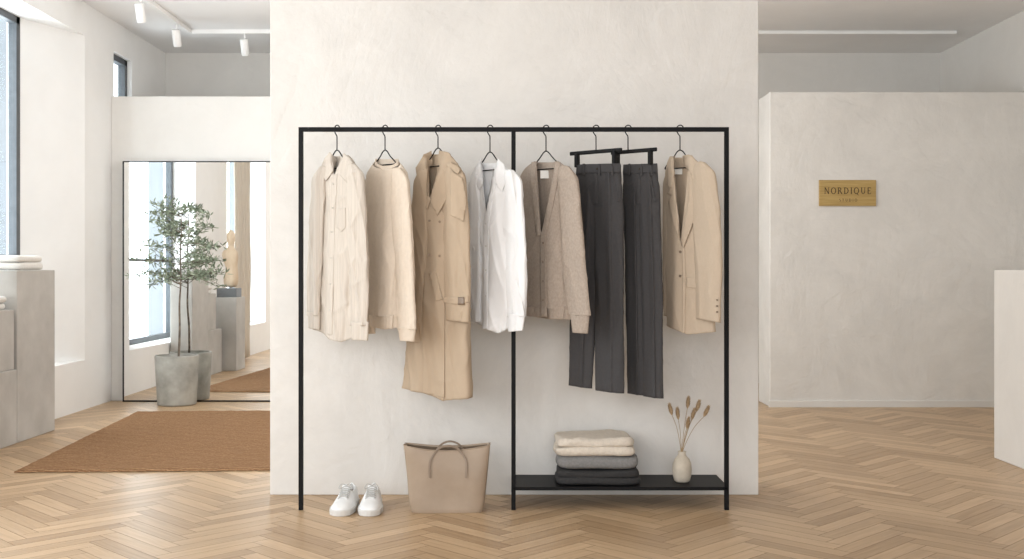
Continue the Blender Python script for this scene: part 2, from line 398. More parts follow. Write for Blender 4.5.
for path in tips:
    for j in range(3,len(path)):
        for q in range(2 if j%3 else 3):
            p=path[j]+Vector([rt.uniform(-.01,.01) for _ in range(3)])
            d=Vector((rt.uniform(-1,1),rt.uniform(-.6,.3),rt.uniform(-.4,1))).normalized()
            if p.y>8.98: d.y=-abs(d.y)
            p.y=min(p.y,9.06)
            s=d.cross(Vector((rt.uniform(-1,1),rt.uniform(-1,1),rt.uniform(-1,1)))).normalized()
            l=rt.uniform(.04,.062); w=rt.uniform(.0048,.008); nn=s.cross(d)*.002
            b0=len(V); V+=[p,p+d*l*.35+s*w+nn,p+d*l*.7+s*w*.8+nn,p+d*l,p+d*l*.7-s*w*.8+nn,p+d*l*.35-s*w+nn]
            Fc.append(tuple(range(b0,b0+6))); rv.append(rt.random())
lo=mk('foliage',V,Fc,e,m_leaf,False); lo['kind']='stuff'
at=lo.data.attributes.new('rnd','FLOAT','FACE'); at.data.foreach_set('value',rv)

# wall sign with serif lettering
px0,px1=X(819,8.74),X(876,8.74); pz0,pz1=Z(206,8.74),Z(180,8.74)
e=boxes('wall_sign',[(px0,px1,8.735,8.749,pz0,pz1)],mat=m_brass,bv=.003,loc=((px0+px1)/2,8.742,pz0)); tag(e,'small brushed brass wall plaque engraved with the shop name','sign')
def letters(word,x0,x1,z0,h,name,T=.12,t=.06,gap=.2):
    def st(a,b,w): return ('s',a,b,w)
    def serif(x,y,w=.3): return ('s',(x-w/2,y),(x+w/2,y),.05)
    def oval(cx,cy,rx,ry,a0=0,a1=360): return ('o',cx,cy,rx,ry,a0,a1)
    G={'N':(.86,[st((.14,0),(.14,1),t),st((.72,0),(.72,1),t),st((.14,1),(.72,0),T),serif(.14,.03),serif(.72,.97),serif(.1,.97,.24)]),
       'O':(.86,[oval(.43,.5,.4,.5)]),
       'R':(.8,[st((.16,0),(.16,1),T),oval(.3,.74,.3,.26,-90,90),st((.16,.97),(.32,.97),t),st((.16,.48),(.32,.48),t),st((.38,.48),(.72,0),T),serif(.16,.03),serif(.7,.03,.22),serif(.08,.97,.2)]),
       'D':(.84,[st((.16,0),(.16,1),T),oval(.3,.5,.46,.47,-90,90),st((.16,.97),(.32,.97),t),st((.16,.03),(.32,.03),t),serif(.1,.03,.24),serif(.1,.97,.24)]),
       'I':(.36,[st((.18,0),(.18,1),T),serif(.18,.03),serif(.18,.97)]),
       'Q':(.88,[oval(.43,.5,.4,.5),st((.45,.12),(.78,-.2),.1)]),
       'U':(.84,[st((.18,.35),(.18,1),T),st((.68,.35),(.68,1),t),oval(.43,.36,.27,.34,180,360),serif(.18,.97),serif(.68,.97,.28)]),
       'E':(.68,[st((.18,0),(.18,1),T),st((.18,.97),(.6,.97),t),st((.18,.5),(.5,.5),t),st((.18,.03),(.62,.03),t),st((.6,.97),(.6,.78),.05),st((.62,.03),(.62,.24),.05)]),
       'S':(.6,[oval(.3,.73,.22,.25,60,270),oval(.3,.25,.24,.25,-120,90)]),
       'T':(.72,[st((.36,0),(.36,1),T),st((.05,.97),(.67,.97),t),st((.06,.97),(.06,.78),.05),st((.66,.97),(.66,.78),.05),serif(.36,.03)])}
    tot=sum(G[c][0] for c in word)+gap*(len(word)-1); sx=(x1-x0)/tot; V=[];Fc=[]; cx=x0; yf=8.7335; yb=8.736
    def quad(p,q,w):
        P=(p[0]*sx,p[1]*h); Q=(q[0]*sx,q[1]*h); ww=w*min(sx,h)
        dx,dz=Q[0]-P[0],Q[1]-P[1]; l=math.hypot(dx,dz) or 1; nx,nz=-dz/l*ww/2,dx/l*ww/2; b=len(V)
        for yy in (yf,yb):
            for (a_,c_) in ((P[0]+nx,P[1]+nz),(Q[0]+nx,Q[1]+nz),(Q[0]-nx,Q[1]-nz),(P[0]-nx,P[1]-nz)):
                V.append((cx+a_,yy,z0+c_))
        Fc.extend([(b,b+1,b+2,b+3),(b+7,b+6,b+5,b+4),(b,b+4,b+5,b+1),(b+1,b+5,b+6,b+2),(b+2,b+6,b+7,b+3),(b+3,b+7,b+4,b)])
    for ch in word:
        wd,strokes=G[ch]
        for s_ in strokes:
            if s_[0]=='s': quad(s_[1],s_[2],s_[3])
            else:
                _,ox,oz,rx,rz,a0,a1=s_; n=max(6,int((a1-a0)/15))
                for k in range(n):
                    A=math.radians(a0+(a1-a0)*k/n);B=math.radians(a0+(a1-a0)*(k+1)/n); wd_=t+(T-t)*abs(math.cos((A+B)/2))
                    quad((ox+(rx-.05)*math.cos(A),oz+(rz-.03)*math.sin(A)),(ox+(rx-.05)*math.cos(B),oz+(rz-.03)*math.sin(B)),wd_)
        cx+=(wd+gap)*sx
    mk(name,V,Fc,e,m_ink,False)
letters('NORDIQUE',X(824,8.74),X(871,8.74),Z(194,8.74),.052,'lettering',.15,.09)
letters('STUDIO',X(839,8.74),X(857,8.74),Z(201.5,8.74),.022,'small_lettering',.15,.10,.35)

# ---------------------------------------------------------------- clothing rack
DR=5.0; zr=Z(129.5,DR); t=.010
xl,xm,xr=X(301,DR),X(513.5,DR),X(726.5,DR)
e=empty('clothing_rack',((xl+xr)/2,DR,0),'black steel clothing rack with a top rail and low shelf','clothing rack')
boxes('rail',[(xl-t,xr+t,DR-t,DR+t,zr-t,zr+t)],e,m_black,.0015)
for x in (xl,xm,xr): boxes('post',[(x-t,x+t,DR-t,DR+t,.0,zr-t)],e,m_black,.0015)
sz=.105
boxes('shelf',[(xm-t*.3,xr+t,DR-.01,5.3,sz-.012,sz)],e,m_black,.002)
boxes('shelf_lip',[(xm+t,xr-t,DR-.012,DR-.002,sz-.014,sz+.002)],e,m_black,.001)

SK=-.9
U=Vector((1,SK,0)).normalized()
HG='black hangers on the rack rail'
def hook(parent,px,zn):
    c=Vector((X(px,DR),DR,zr)); R_=.0195
    pts=[c+U*R_*math.cos(math.radians(a))+Vector((0,0,R_*math.sin(math.radians(a)))) for a in range(-35,200,15)]
    pts+=[c+U*(-R_*.55)+Vector((0,0,-R_*.95)),c+U*(-R_*.08)+Vector((0,0,-R_*1.5)),c+Vector((0,0,-R_*2.2)),Vector((c.x,c.y,zn))]
    pts=[p for p in crom(pts,3)]
    mtube('hook',pts,.0026,parent,m_black)
    return c
def hanger(px,pneck,span=.085,drop=.075,lab='black wire clothes hanger hooked over the rail'):
    zn=Z(pneck,DR); e=empty('clothes_hanger',(X(px,DR),DR,zn-drop),lab,'hanger',HG)
    c=hook(e,px,zn); a=Vector((c.x,c.y,zn))
    pts=[a,a+U*.016+Vector((0,0,-.008)),a+U*span*.5+Vector((0,0,-drop*.5)),a+U*span+Vector((0,0,-drop)),a+U*(span-.01)+Vector((0,0,-drop-.008)),a+Vector((0,0,-drop-.008)),a-U*(span-.01)+Vector((0,0,-drop-.008)),a-U*span+Vector((0,0,-drop)),a-U*span*.5+Vector((0,0,-drop*.5)),a-U*.016+Vector((0,0,-.008))]
    mtube('frame',crom(pts+[pts[0]],4)[:-1],.0028,e,m_black,closed=True)
    return e

# ---------------------------------------------------------------- garment tools
def rowfn(rows,ksm=6):
    r=np.array(rows,float); py=np.linspace(r[0,0],r[-1,0],300); step=(r[-1,0]-r[0,0])/299
    k=max(1,int(ksm/step)); ker=np.hanning(2*k+3)[1:-1]; ker/=ker.sum(); cols=[]
    for i in range(1,r.shape[1]):
        c=np.interp(py,r[:,0],r[:,i]); p=len(ker)//2
        ext=np.concatenate([2*c[0]-c[1:p+1][::-1],c,2*c[-1]-c[-p-1:-1][::-1]]); cols.append(np.convolve(ext,ker,'valid'))
    return lambda q:[float(np.interp(q,py,c)) for c in cols]
class G_: pass
def panel(name,parent,mat,rows,hem,xh,folds=((5,.01,0,.01),),v=None,drop=0,dy=0,skew=SK,nc=190,nr=90,amp0=.15,wr=.002,seed=0,th=.002,D=DR,wsc=(12,12,3),hor=0,ksm=6,cap=False,crease=0,rg=0,flat=.62):
    fn=rowfn(rows,ksm); py0=rows[0][0]; py1=max(h[1] for h in hem)
    V=[];Fc=[]; hu=[h[0] for h in hem]; hp=[h[1] for h in hem]
    Xh=X(xh,D)
    def ymid(px): return D+dy+skew*((px-512)*D/F-Xh)
    for j in range(nc):
        a=2*math.pi*j/nc; c=math.cos(a); s=math.sin(a)
        top=py0+drop*max(0,-s)
        if v and s<0:
            (vy0,vx0,vh0),(vy1,vx1)=v
            for q in np.linspace(vy1,vy0,60):
                x0_,x1_,hd=fn(q); xx=(x0_+x1_)/2+(x1_-x0_)/2*c; k=(q-vy0)/(vy1-vy0)
                if abs(xx-(vx0+(vx1-vx0)*k))<vh0*(1-k): top=max(top,q); break
        bot=float(np.interp(c,hu,hp))
        for i in range(nr+1):
            py=top+(bot-top)*i/nr; x0_,x1_,hd=fn(py); hw=(x1_-x0_)/2; hd*=flat
            env=min(1,max(0,(py-py0)/(py1-py0))); env=amp0+(1-amp0)*env**.7
            fo=0
            for (k,am,p,dr) in folds:
                q=math.sin(k*a+p+dr*(py-py0)+.5*math.sin((py-py0)*.02+k)); fo+=am*(1-2*abs(math.cos((k*a+p+dr*(py-py0))*.5))**1.5 if 6<k<30 else math.tanh(1.8*q)/.95)
            pxx=(x0_+x1_)/2+hw*c; ym=ymid(pxx)
            x=(pxx-512)*(ym-.03)/F; z=H+(270-py)*(ym-.03)/F
            y=ym+hd*s
            nn=noise.noise(Vector((x*wsc[0]+seed,s*2+seed,z*wsc[2])))*2
            off=fo*env+wr*nn+hor*math.sin(py*.36+c*2.2+3*noise.noise(Vector((seed,py*.03,c))))
            if rg:
                r1=1-2*abs(noise.noise(Vector((x*14+z*2.6+seed,s,z*1.9+seed))))
                r3=1-2*abs(noise.noise(Vector((x*8-z*7+seed*3,s*.5,z*3+x*4+seed))))
                off+=rg*((r1**2-.45)*1.3*(.35+.65*env)+max(0,r3)**4*.7)
            if crease and s<0: y-=crease*math.exp(-(c/.16)**2)*min(1,env*2)
            x+=c*off*.5; y+=s*off
            V.append((x,y,z))
    for j in range(nc):
        for i in range(nr):
            a0=j*(nr+1)+i; b0=((j+1)%nc)*(nr+1)+i; Fc.append((a0,b0,b0+1,a0+1))
    if cap:
        ring=[V[j*(nr+1)] for j in range(nc)]; m=Vector((0,0,0))
        for r_ in ring: m+=Vector(r_)
        m/=nc; m.z+=.006; ci=len(V); V.append(tuple(m))
        for j in range(nc): Fc.append((ci,j*(nr+1),((j+1)%nc)*(nr+1)))
    o=mk(name,V,Fc,parent,mat)
    if th: solid(o,th)
    g=G_(); g.o=o; g.V=[Vector(q) for q in V]; g.F=Fc; g.bvh=BVHTree.FromPolygons(g.V,g.F)
    g.map=lambda px,py:((px-512)*(ymid(px)-.03)/F, H+(270-py)*(ymid(px)-.03)/F)
    return g
def merge(*gs):
    V=[];Fc=[]
    for g in gs:
        o=len(V); V+=g.V; Fc+=[tuple(i+o for i in q) for q in g.F]
    g=G_(); g.bvh=BVHTree.FromPolygons(V,Fc); g.map=gs[0].map; return g
def surf(g,x,z):
    h=g.bvh.ray_cast(Vector((x,3.0,z)),Vector((0,1,0)))
    if h[0] is not None: return h[0].y
    best=None
    for r in (.01,.02,.04,.07):
        for k in range(12):
            a=k*math.pi/6; h=g.bvh.ray_cast(Vector((x+r*math.cos(a),3.0,z+r*math.sin(a))),Vector((0,1,0)))
            if h[0] is not None and (best is None or h[0].y<best): best=h[0].y
        if best is not None: return best
    return 4.95
def drape(name,parent,mat,poly,g,off=.004,th=.003,cell=.009,sm=3,label=None):
    bm=bmesh.new(); pts=[g.map(a,b) for a,b in poly]
    f=bm.faces.new([bm.verts.new((x,0,z)) for x,z in pts])
    xs=[p[0] for p in pts]; zs=[p[1] for p in pts]
    x=math.floor(min(xs)/cell)*cell+cell
    while x<max(xs):
        bmesh.ops.bisect_plane(bm,geom=bm.verts[:]+bm.edges[:]+bm.faces[:],plane_co=(x,0,0),plane_no=(1,0,0)); x+=cell
    z=math.floor(min(zs)/cell)*cell+cell
    while z<max(zs):
        bmesh.ops.bisect_plane(bm,geom=bm.verts[:]+bm.edges[:]+bm.faces[:],plane_co=(0,0,z),plane_no=(0,0,1)); z+=cell
    bmesh.ops.remove_doubles(bm,verts=bm.verts,dist=.0004)
    bm.verts.ensure_lookup_table()
    ys={v_:surf(g,v_.co.x,v_.co.z) for v_ in bm.verts}; orig=dict(ys)
    for _ in range(sm):
        new={}
        for v_ in bm.verts:
            nb=[e_.other_vert(v_) for e_ in v_.link_edges]
            new[v_]=min(.5*ys[v_]+.5*sum(ys[n_] for n_ in nb)/max(1,len(nb)),orig[v_]+.001)
        ys=new
    V=[(v_.co.x,ys[v_]-off,v_.co.z) for v_ in bm.verts]; bm.verts.index_update()
    Fc=[tuple(v_.index for v_ in f.verts) for f in bm.faces]; bm.free()
    o=mk(name,V,Fc,parent,mat); solid(o,th)
    if label:o['label']=label
    return o
def strip(name,parent,mat,path,w,g,off=.004,th=.003,sm=3):
    L1=[];L2=[]
    for i,(a,b_) in enumerate(path):
        p=path[max(0,i-1)];q=path[min(len(path)-1,i+1)]
        dx,dy_=q[0]-p[0],q[1]-p[1]; l=math.hypot(dx,dy_); nx,ny=-dy_/l*w/2,dx/l*w/2
        L1.append((a+nx,b_+ny)); L2.append((a-nx,b_-ny))
    return drape(name,parent,mat,L1+L2[::-1],g,off,th,sm=sm)
def button(parent,px,py,g,mat,r=.005,off=.008,name='button'):
    x,z=g.map(px,py); y=surf(g,x,z)-off
    V=[];n=14
    for yy,rr in ((y+.006,r),(y,r),(y-.002,r*.8),(y-.0015,r*.6)):
        for k in range(n):
            a=2*math.pi*k/n; V.append((x+rr*math.cos(a),yy,z+rr*math.sin(a)))
    Fc=[(i*n+k,i*n+(k+1)%n,(i+1)*n+(k+1)%n,(i+1)*n+k) for i in range(3) for k in range(n)]+[tuple(range(3*n,4*n))]
    return mk(name,V,Fc,parent,mat)
def neck_label(parent,px,py,w,h,dy):
    x,z=X(px,DR),Z(py,DR); y=DR+dy; ww=w/2*5/F; hh=h/2*5/F
    boxes('label',[(x-ww,x+ww,y,y+.002,z-hh,z+hh)],parent,m_label)
def garment(name,px,bottom,label,cat,group=None): return empty(name,(X(px),DR,Z(bottom)),label,cat,group)

# 1 linen shirt
hanger(337,150)
e=garment('shirt',337,342,'cream striped linen button-up shirt hanging on the rail','shirt')
b1=panel('body',e,f_linen,[(155,329,348,.035),(161,325,353,.045),(170,319,358,.05),(186,315,361,.06),(240,314,361,.065),(300,313,360,.07),(342,313,358,.075)],[(-1,330),(-.6,333),(-.2,339),(.3,342),(1,336)],337,((4,.012,.3,.005),),v=((155,338,6),(176,334)),seed=1,rg=.009)
panel('sleeve',e,f_linen,[(164,347,355,.03),(172,345,362,.045),(200,346,365,.05),(260,348,366.5,.045),(310,349,367.5,.04),(326,350,367,.034)],[(-1,326),(1,326)],337,((3,.006,1,.02),),dy=-.035,seed=2,cap=True,rg=.010)
panel('cuff',e,f_linen,[(322,349.5,367.5,.036),(341,350.5,366.5,.033)],[(-1,340),(1,341)],337,((3,.004,1.5,.02),),dy=-.036,seed=2,nr=14,amp0=1)
panel('sleeve',e,f_linen,[(166,319,326,.02),(178,311,324,.035),(230,308,322,.04),(300,306,320,.04),(316,307,319,.036)],[(-1,316),(1,316)],337,((3,.006,2,.02),),dy=-.03,seed=3,cap=True,rg=.008)
panel('cuff',e,f_linen,[(312,306,319,.038),(329,307,318.5,.035)],[(-1,328),(1,330)],337,((3,.004,1.5,.02),),dy=-.03,seed=4,nr=14,amp0=1)
strip('placket',e,f_linen,[(334,174),(332,220),(331,270),(330,334)],7,b1,.003)
drape('collar',e,f_linen,[(330,152),(325,158),(320,169),(326,181),(333,172),(335,158)],b1,.010,.003)
drape('collar',e,f_linen,[(343,153),(350,158),(355,168),(349,185),(339,174),(336,166),(339,156)],b1,.010,.003)
drape('pocket',e,f_linen,[(338,208),(346,208),(346,228),(342,232),(338,228)],b1,.003,.002)
for yy in (184,208,232,258,284,310): button(e,333.5-(yy-176)*.022,yy,b1,m_btnw,.0042)

# 2 sweater
hanger(385,150,.07,.06)
e=garment('sweater',385,342,'beige crew-neck knitted sweater hanging on the rail','sweater')
b2=panel('body',e,f_sweat,[(161,374,398,.045),(165,371,402,.052),(173,366,407,.058),(200,365,407,.065),(260,366,405,.07),(318,367,402,.072)],[(-1,316),(1,318)],385,((4,.011,.8,.003),),drop=8,seed=11,rg=.006)
panel('hem_rib',e,f_sweat,[(315,367,402,.071),(327,368.5,400,.065)],[(-1,327),(0,329),(1,328)],385,((4,.011,1.3,.003),(40,.0008,0,0)),seed=11,nr=10,amp0=1,nc=260)
panel('neck_rib',e,f_sweat,[(158,375,397,.043),(174,373,399.5,.049)],[(-1,165),(-.5,168),(0,173),(.5,168),(1,165)],385,((44,.0007,0,0),),seed=11,nr=8,amp0=1,drop=8,nc=260,wr=0,dy=-.003,th=.005)
panel('sleeve',e,f_sweat,[(168,392,401,.03),(178,390,408,.045),(220,391,411,.048),(290,396,414,.042),(330,397,415.5,.036)],[(-1,330),(1,330)],385,((2,.005,1,.012),(4,.003,0,-.02)),dy=-.04,seed=12,cap=True,rg=.007)
panel('cuff',e,f_sweat,[(327,397.5,415.5,.034),(342,399.5,413.5,.028)],[(-1,341),(1,342)],385,((36,.0008,0,0),),dy=-.04,seed=12,nr=12,amp0=1,nc=220)
panel('sleeve',e,f_sweat,[(170,370,376,.02),(182,363,374,.035),(250,363,373,.035),(330,364,374,.032)],[(-1,334),(1,334)],385,((2,.005,1,.012),),dy=-.0,seed=13,cap=True)

# 3 trench
hanger(438,148)
e=garment('trench_coat',438,400,'long tan double-breasted trench coat hanging on the rail','trench coat')
b3=panel('body',e,f_trench,[(153,428,448,.04),(160,422,455,.05),(172,416,462,.06),(200,413,465,.07),(270,410,467,.085),(330,406,468,.1),(401,402,471,.12)],[(-1,388),(-.4,392),(.2,400),(1,398)],438,((3,.018,.9,.005),(8,.006,2.2,-.003)),v=((153,436,9),(200,430)),seed=21,nr=100,rg=.011)
s3=panel('sleeve',e,f_trench,[(164,448,457,.03),(174,444,464,.045),(220,442,468.5,.048),(270,443,469.5,.044),(322,445,468,.038)],[(-1,320),(1,323)],438,((3,.007,.4,.015),),dy=-.045,seed=22,cap=True,rg=.009)
panel('sleeve',e,f_trench,[(170,419,427,.02),(180,413,426,.035),(240,409,427,.04),(300,405,423,.042),(342,403.5,420,.04)],[(-1,341),(1,343)],438,((3,.006,2,.02),),dy=-.06,seed=23,cap=True,rg=.009)
mm=merge(b3,s3)
strip('cuff_strap',e,f_trench,[(444,299),(455,301),(468.5,299)],7,s3,.003,.003,1)
drape('buckle',e,m_btn,[(458,297),(464,297),(464,305),(458,305)],s3,.009,.003,sm=1)
drape('front_flap',e,f_trench,[(430,200),(441,206),(445,218),(445,300),(445,397),(424,392),(424,300),(426,218)],b3,.005,.003,sm=1)
drape('lapel',e,f_trench,[(437,162),(447,168),(452,184),(446,190),(449,196),(438,216),(431,202)],b3,.014,.004)
drape('lapel',e,f_trench,[(428,164),(422,178),(418,190),(423,193),(421,199),(428,210),(431,200)],b3,.013,.004)
drape('collar',e,f_trench,[(439,150),(449,153),(458,164),(455,181),(446,174),(438,164)],b3,.021,.005)
drape('collar',e,f_trench,[(431,150),(424,155),(416,168),(418,182),(426,176),(432,162)],b3,.020,.005)
drape('storm_flap',e,f_trench,[(451,171),(463,179),(467,200),(464,222),(451,216)],mm,.006,.003)
drape('epaulette',e,f_trench,[(448,160),(461,170),(459,175),(446,166)],mm,.014,.004)
strip('pocket_welt',e,f_trench,[(433,272),(440,300)],7,b3,.010,.003)
for yy in (222,256):
    button(e,440,yy,b3,m_btnt,.0055,.012); button(e,430,yy-1,b3,m_btnt,.0055,.012)

# 4 white shirt
hanger(490,152)
e=garment('shirt',490,333,'crisp white cotton button-up shirt hanging on the rail','shirt')
b4=panel('body',e,f_white,[(162,480,499,.035),(168,475,507,.045),(176,471,516,.055),(200,470,520,.06),(250,470,521,.065),(300,471,519,.07),(333,473,514,.072)],[(-1,322),(-.4,328),(.2,333),(1,327)],490,((4,.012,.3,.005),(9,.004,1.2,-.004)),v=((162,489,8.5),(214,486)),seed=31,wr=.001,rg=.013)
s4=panel('sleeve',e,f_white,[(170,505,513,.03),(179,503,521,.038),(220,503,525,.04),(280,505,526.5,.04),(318,507,525,.034)],[(-1,317),(1,317)],490,((3,.007,1,.02),),dy=-.03,seed=32,wr=.001,cap=True,rg=.012)
panel('cuff',e,f_white,[(314,506.5,525,.035),(333,508,522,.03)],[(-1,332),(1,331)],490,((3,.004,1.5,.02),),dy=-.032,seed=32,nr=14,amp0=1)
panel('sleeve',e,f_white,[(174,473,480,.02),(184,468.5,479,.03),(250,467.5,480,.035),(312,468.5,481,.035)],[(-1,322),(1,322)],490,((3,.006,2,.02),),dy=-.02,seed=33,cap=True,rg=.009)
strip('placket',e,f_white,[(496,166),(494,182),(489,206),(486.5,222),(485.5,280),(485,328)],5,b4,.004)
drape('collar',e,f_white,[(481,158),(477,164),(474,175),(479,190),(483,184),(483,170)],b4,.009,.003)
drape('collar',e,f_white,[(498,158),(504,164),(508,175),(502,193),(496,184),(495,170)],b4,.009,.003)
for yy in (224,246,270,296): button(e,486,yy,b4,m_btnw,.0036)

# 5 cardigan
hanger(546,151,.09)
e=garment('cardigan',546,334,'taupe melange V-neck knitted cardigan hanging on the rail','cardigan')
b5=panel('body',e,f_card,[(161,534,559,.045),(166,527,567,.05),(174,521,575,.055),(200,519,577,.065),(250,521,577,.07),(310,525,575,.072)],[(-1,308),(1,310)],546,((4,.011,.5,.003),),v=((161,546,10),(236,541)),seed=41,nc=190,rg=.007)
panel('hem_rib',e,f_card,[(306,525,575,.071),(319,527,572,.065)],[(-1,316),(0,319),(1,320)],546,((4,.011,.9,.003),(44,.0009,0,0)),seed=41,nr=10,amp0=1,nc=280)
panel('sleeve',e,f_card,[(166,560,569,.03),(177,558,578,.045),(220,560,582,.05),(280,565,587,.045),(316,571,589.5,.036)],[(-1,316),(1,316)],546,((2,.006,1,.012),(4,.003,0,-.02)),dy=-.045,seed=42,cap=True,rg=.008)
panel('cuff',e,f_card,[(313,570.5,590,.034),(334,573.5,588,.028)],[(-1,333),(1,334)],546,((36,.0008,0,0),),dy=-.045,seed=42,nr=12,amp0=1,nc=220)
panel('sleeve',e,f_card,[(172,524,531,.02),(184,518,528,.03),(250,520,531,.032),(314,523,533,.03)],[(-1,314),(1,314)],546,((2,.005,1,.012),),dy=.0,seed=43,cap=True)
strip('button_band',e,f_card,[(558,162),(556,176),(550,206),(543,236),(543,280),(544,317)],5.5,b5,.005,.004,2)
strip('button_band',e,f_card,[(534,162),(533,178),(536,206),(539,236)],5,b5,.005,.004,2)
for yy in (243,262,281,300): button(e,543,yy,b5,m_btn,.005,.012)
neck_label(e,546,174,11,8,.02)

# 6/7 trousers
def clip_hanger(px,xa,xb,ya,yb):
    e=empty('trouser_hanger',(X(px,DR),DR,Z(yb,DR)-.03),'black wooden bar hanger with clips holding trousers','hanger',HG)
    sk=-.6; c=hook(e,px,Z((ya+yb)/2,DR))
    def P(pq,py):
        yy=DR+sk*(X(pq,DR)-X(px,DR)); return Vector(((pq-512)*yy/F,yy,Z(py,DR)))
    pa=P(xa,ya); pb=P(xb,yb)
    d=(pb-pa).normalized(); n=Vector((-d.y,d.x,0)).normalized(); up=Vector((0,0,1))
    def obox(name,c0,c1,hn,hz,mat,dz=0,bv=.004):
        V=[]
        for p in (c0,c1):
            for a,b_ in ((-1,-1),(1,-1),(1,1),(-1,1)): V.append(p+n*a*hn+up*(b_*hz+dz))
        o=mk(name,V,[(0,1,2,3),(7,6,5,4),(0,4,5,1),(1,5,6,2),(2,6,7,3),(3,7,4,0)],e,mat,False); bevel(o,bv)
    obox('bar',pa,pb,.006,.009,m_blackp)
    for t in (.14,.86):
        p=pa+(pb-pa)*t; obox('clip',p-d*.008,p+d*.008,.014,.032,m_black,-.034,.002)
    return e
clip_hanger(596,570,622,152.2,151.4)
clip_hanger(628,611,657,152,151.2)
TG='charcoal trousers on the rack'
def trouser(px,waist,hips,lleg,rleg,lab,seed,bottom,lh,rh):
    e=garment('trousers',px,bottom,lab,'trousers',TG)
    sk=-.6
    h=panel('seat',e,f_char,hips,[(-1,hips[-1][0]),(1,hips[-1][0])],px,((3,.003,.5,.003),),seed=seed,amp0=.7,skew=sk,rg=.003,flat=.8)
    a=panel('leg',e,f_char,lleg,lh,px,((2,.004,1.6,.004),),seed=seed+1,dy=.006,skew=sk,amp0=.5,crease=.012,rg=.004,flat=.7)
    b_=panel('leg',e,f_char,rleg,rh,px,((2,.004,1.6,.004),),seed=seed+2,dy=-.010,skew=sk,amp0=.5,crease=.012,rg=.004,flat=.7)
    g=merge(h,a,b_); x0,x1=waist
    drape('waistband',e,f_char,[(x0,165),(x1,163),(x1,172),(x0,174)],g,.005,.004,sm=6)
    for t in (.15,.5,.8):
        xx=x0+(x1-x0)*t; drape('belt_loop',e,f_char,[(xx-1,164),(xx+1,164),(xx+1,176),(xx-1,176)],g,.012,.003,sm=1)
    strip('fly',e,f_char,[(x0+(x1-x0)*.42,174),(x0+(x1-x0)*.43,204)],4,g,.004,.002)
    strip('pocket_edge',e,f_char,[(x1-9,173),(x1-3,202)],2.4,g,.003,.002)
    button(e,x0+(x1-x0)*.45,169,g,m_dark,.0045,.011)
trouser(598,(577,621),[(164,577,621,.035),(180,576,622,.046),(195,577,621,.036),(212,580,618,.016)],
 [(172,579,599,.03),(185,576,600,.046),(215,573,601,.052),(300,571,597,.042),(388,569.5,592,.036)],
 [(172,597,619,.03),(185,595,622,.048),(215,594,624,.054),(300,596,624,.046),(394,596.5,624,.040)],
 'charcoal wool trousers with wide legs clipped to a hanger',51,393,[(-1,386),(1,389)],[(-1,391),(1,394)])
trouser(640,(624,658),[(164,624,658,.03),(180,624,659,.042),(195,626,657,.032),(212,630,654,.014)],
 [(172,626,641,.028),(185,624,643,.042),(215,625,643,.048),(300,627,645,.04),(396,629,645,.035)],
 [(172,640,656,.03),(185,638,660,.044),(215,639,661,.050),(300,643,663,.044),(399,645,663.5,.04)],
 'charcoal wool trousers with slim legs clipped to a hanger',61,398,[(-1,394),(1,396)],[(-1,397),(1,399)])

# 8 blazer
hanger(680,150,.08)
e=garment('blazer',685,334,'sand-coloured notched-lapel blazer hanging at the end of the rail','blazer')
b8=panel('body',e,f_blaz,[(156,671,693,.045),(163,668,701,.055),(171,666,710,.06),(200,666,713,.07),(250,667,713,.07),(300,667,714,.075),(334,667,716,.08)],[(-1,326),(-.6,330),(-.2,334),(1,332)],680,((3,.007,.9,.003),),v=((156,681,8),(244,680)),seed=71,nc=190,rg=.004,flat=.8)
s8=panel('sleeve',e,f_blaz,[(162,697,706,.03),(171,694,716,.048),(210,694,721,.055),(260,696,722.5,.052),(322,698,721,.045)],[(-1,319),(1,323)],680,((2,.005,.6,.008),),dy=-.05,seed=72,cap=True,rg=.006,flat=.8)
panel('sleeve',e,f_blaz,[(170,668,675,.02),(182,664,674,.03),(250,664,675,.034),(316,665,676,.03)],[(-1,316),(1,318)],680,((2,.005,1,.012),),dy=.01,seed=73,cap=True)
drape('lapel',e,f_blaz,[(688,168),(698,182),(700,192),(693,193),(698,200),(691,225),(682,248),(680,240),(687,200)],b8,.012,.004)
drape('lapel',e,f_blaz,[(673,170),(669,184),(667,194),(671,195),(668,202),(673,226),(680,246),(680,236),(675,200)],b8,.012,.004)
drape('collar',e,f_blaz,[(684,155),(692,156),(699,165),(700,184),(694,188),(688,172)],b8,.019,.004)
drape('collar',e,f_blaz,[(676,155),(671,160),(667,170),(667,186),(671,188),(674,172)],b8,.019,.004)
strip('front_edge',e,f_blaz,[(682,246),(683,280),(682,332)],3,b8,.005,.003)
drape('pocket_flap',e,f_blaz,[(685,277),(699,279),(699,289),(685,287)],b8,.006,.003)
strip('breast_pocket',e,f_blaz,[(690,212),(697,211)],4,b8,.006,.003)
for yy in (252,276): button(e,679,yy,b8,m_btn,.006,.010)
for yy in (300,306,312): button(e,717,yy,s8,m_btn,.0042,.007)
neck_label(e,679,171,8,6,.02)

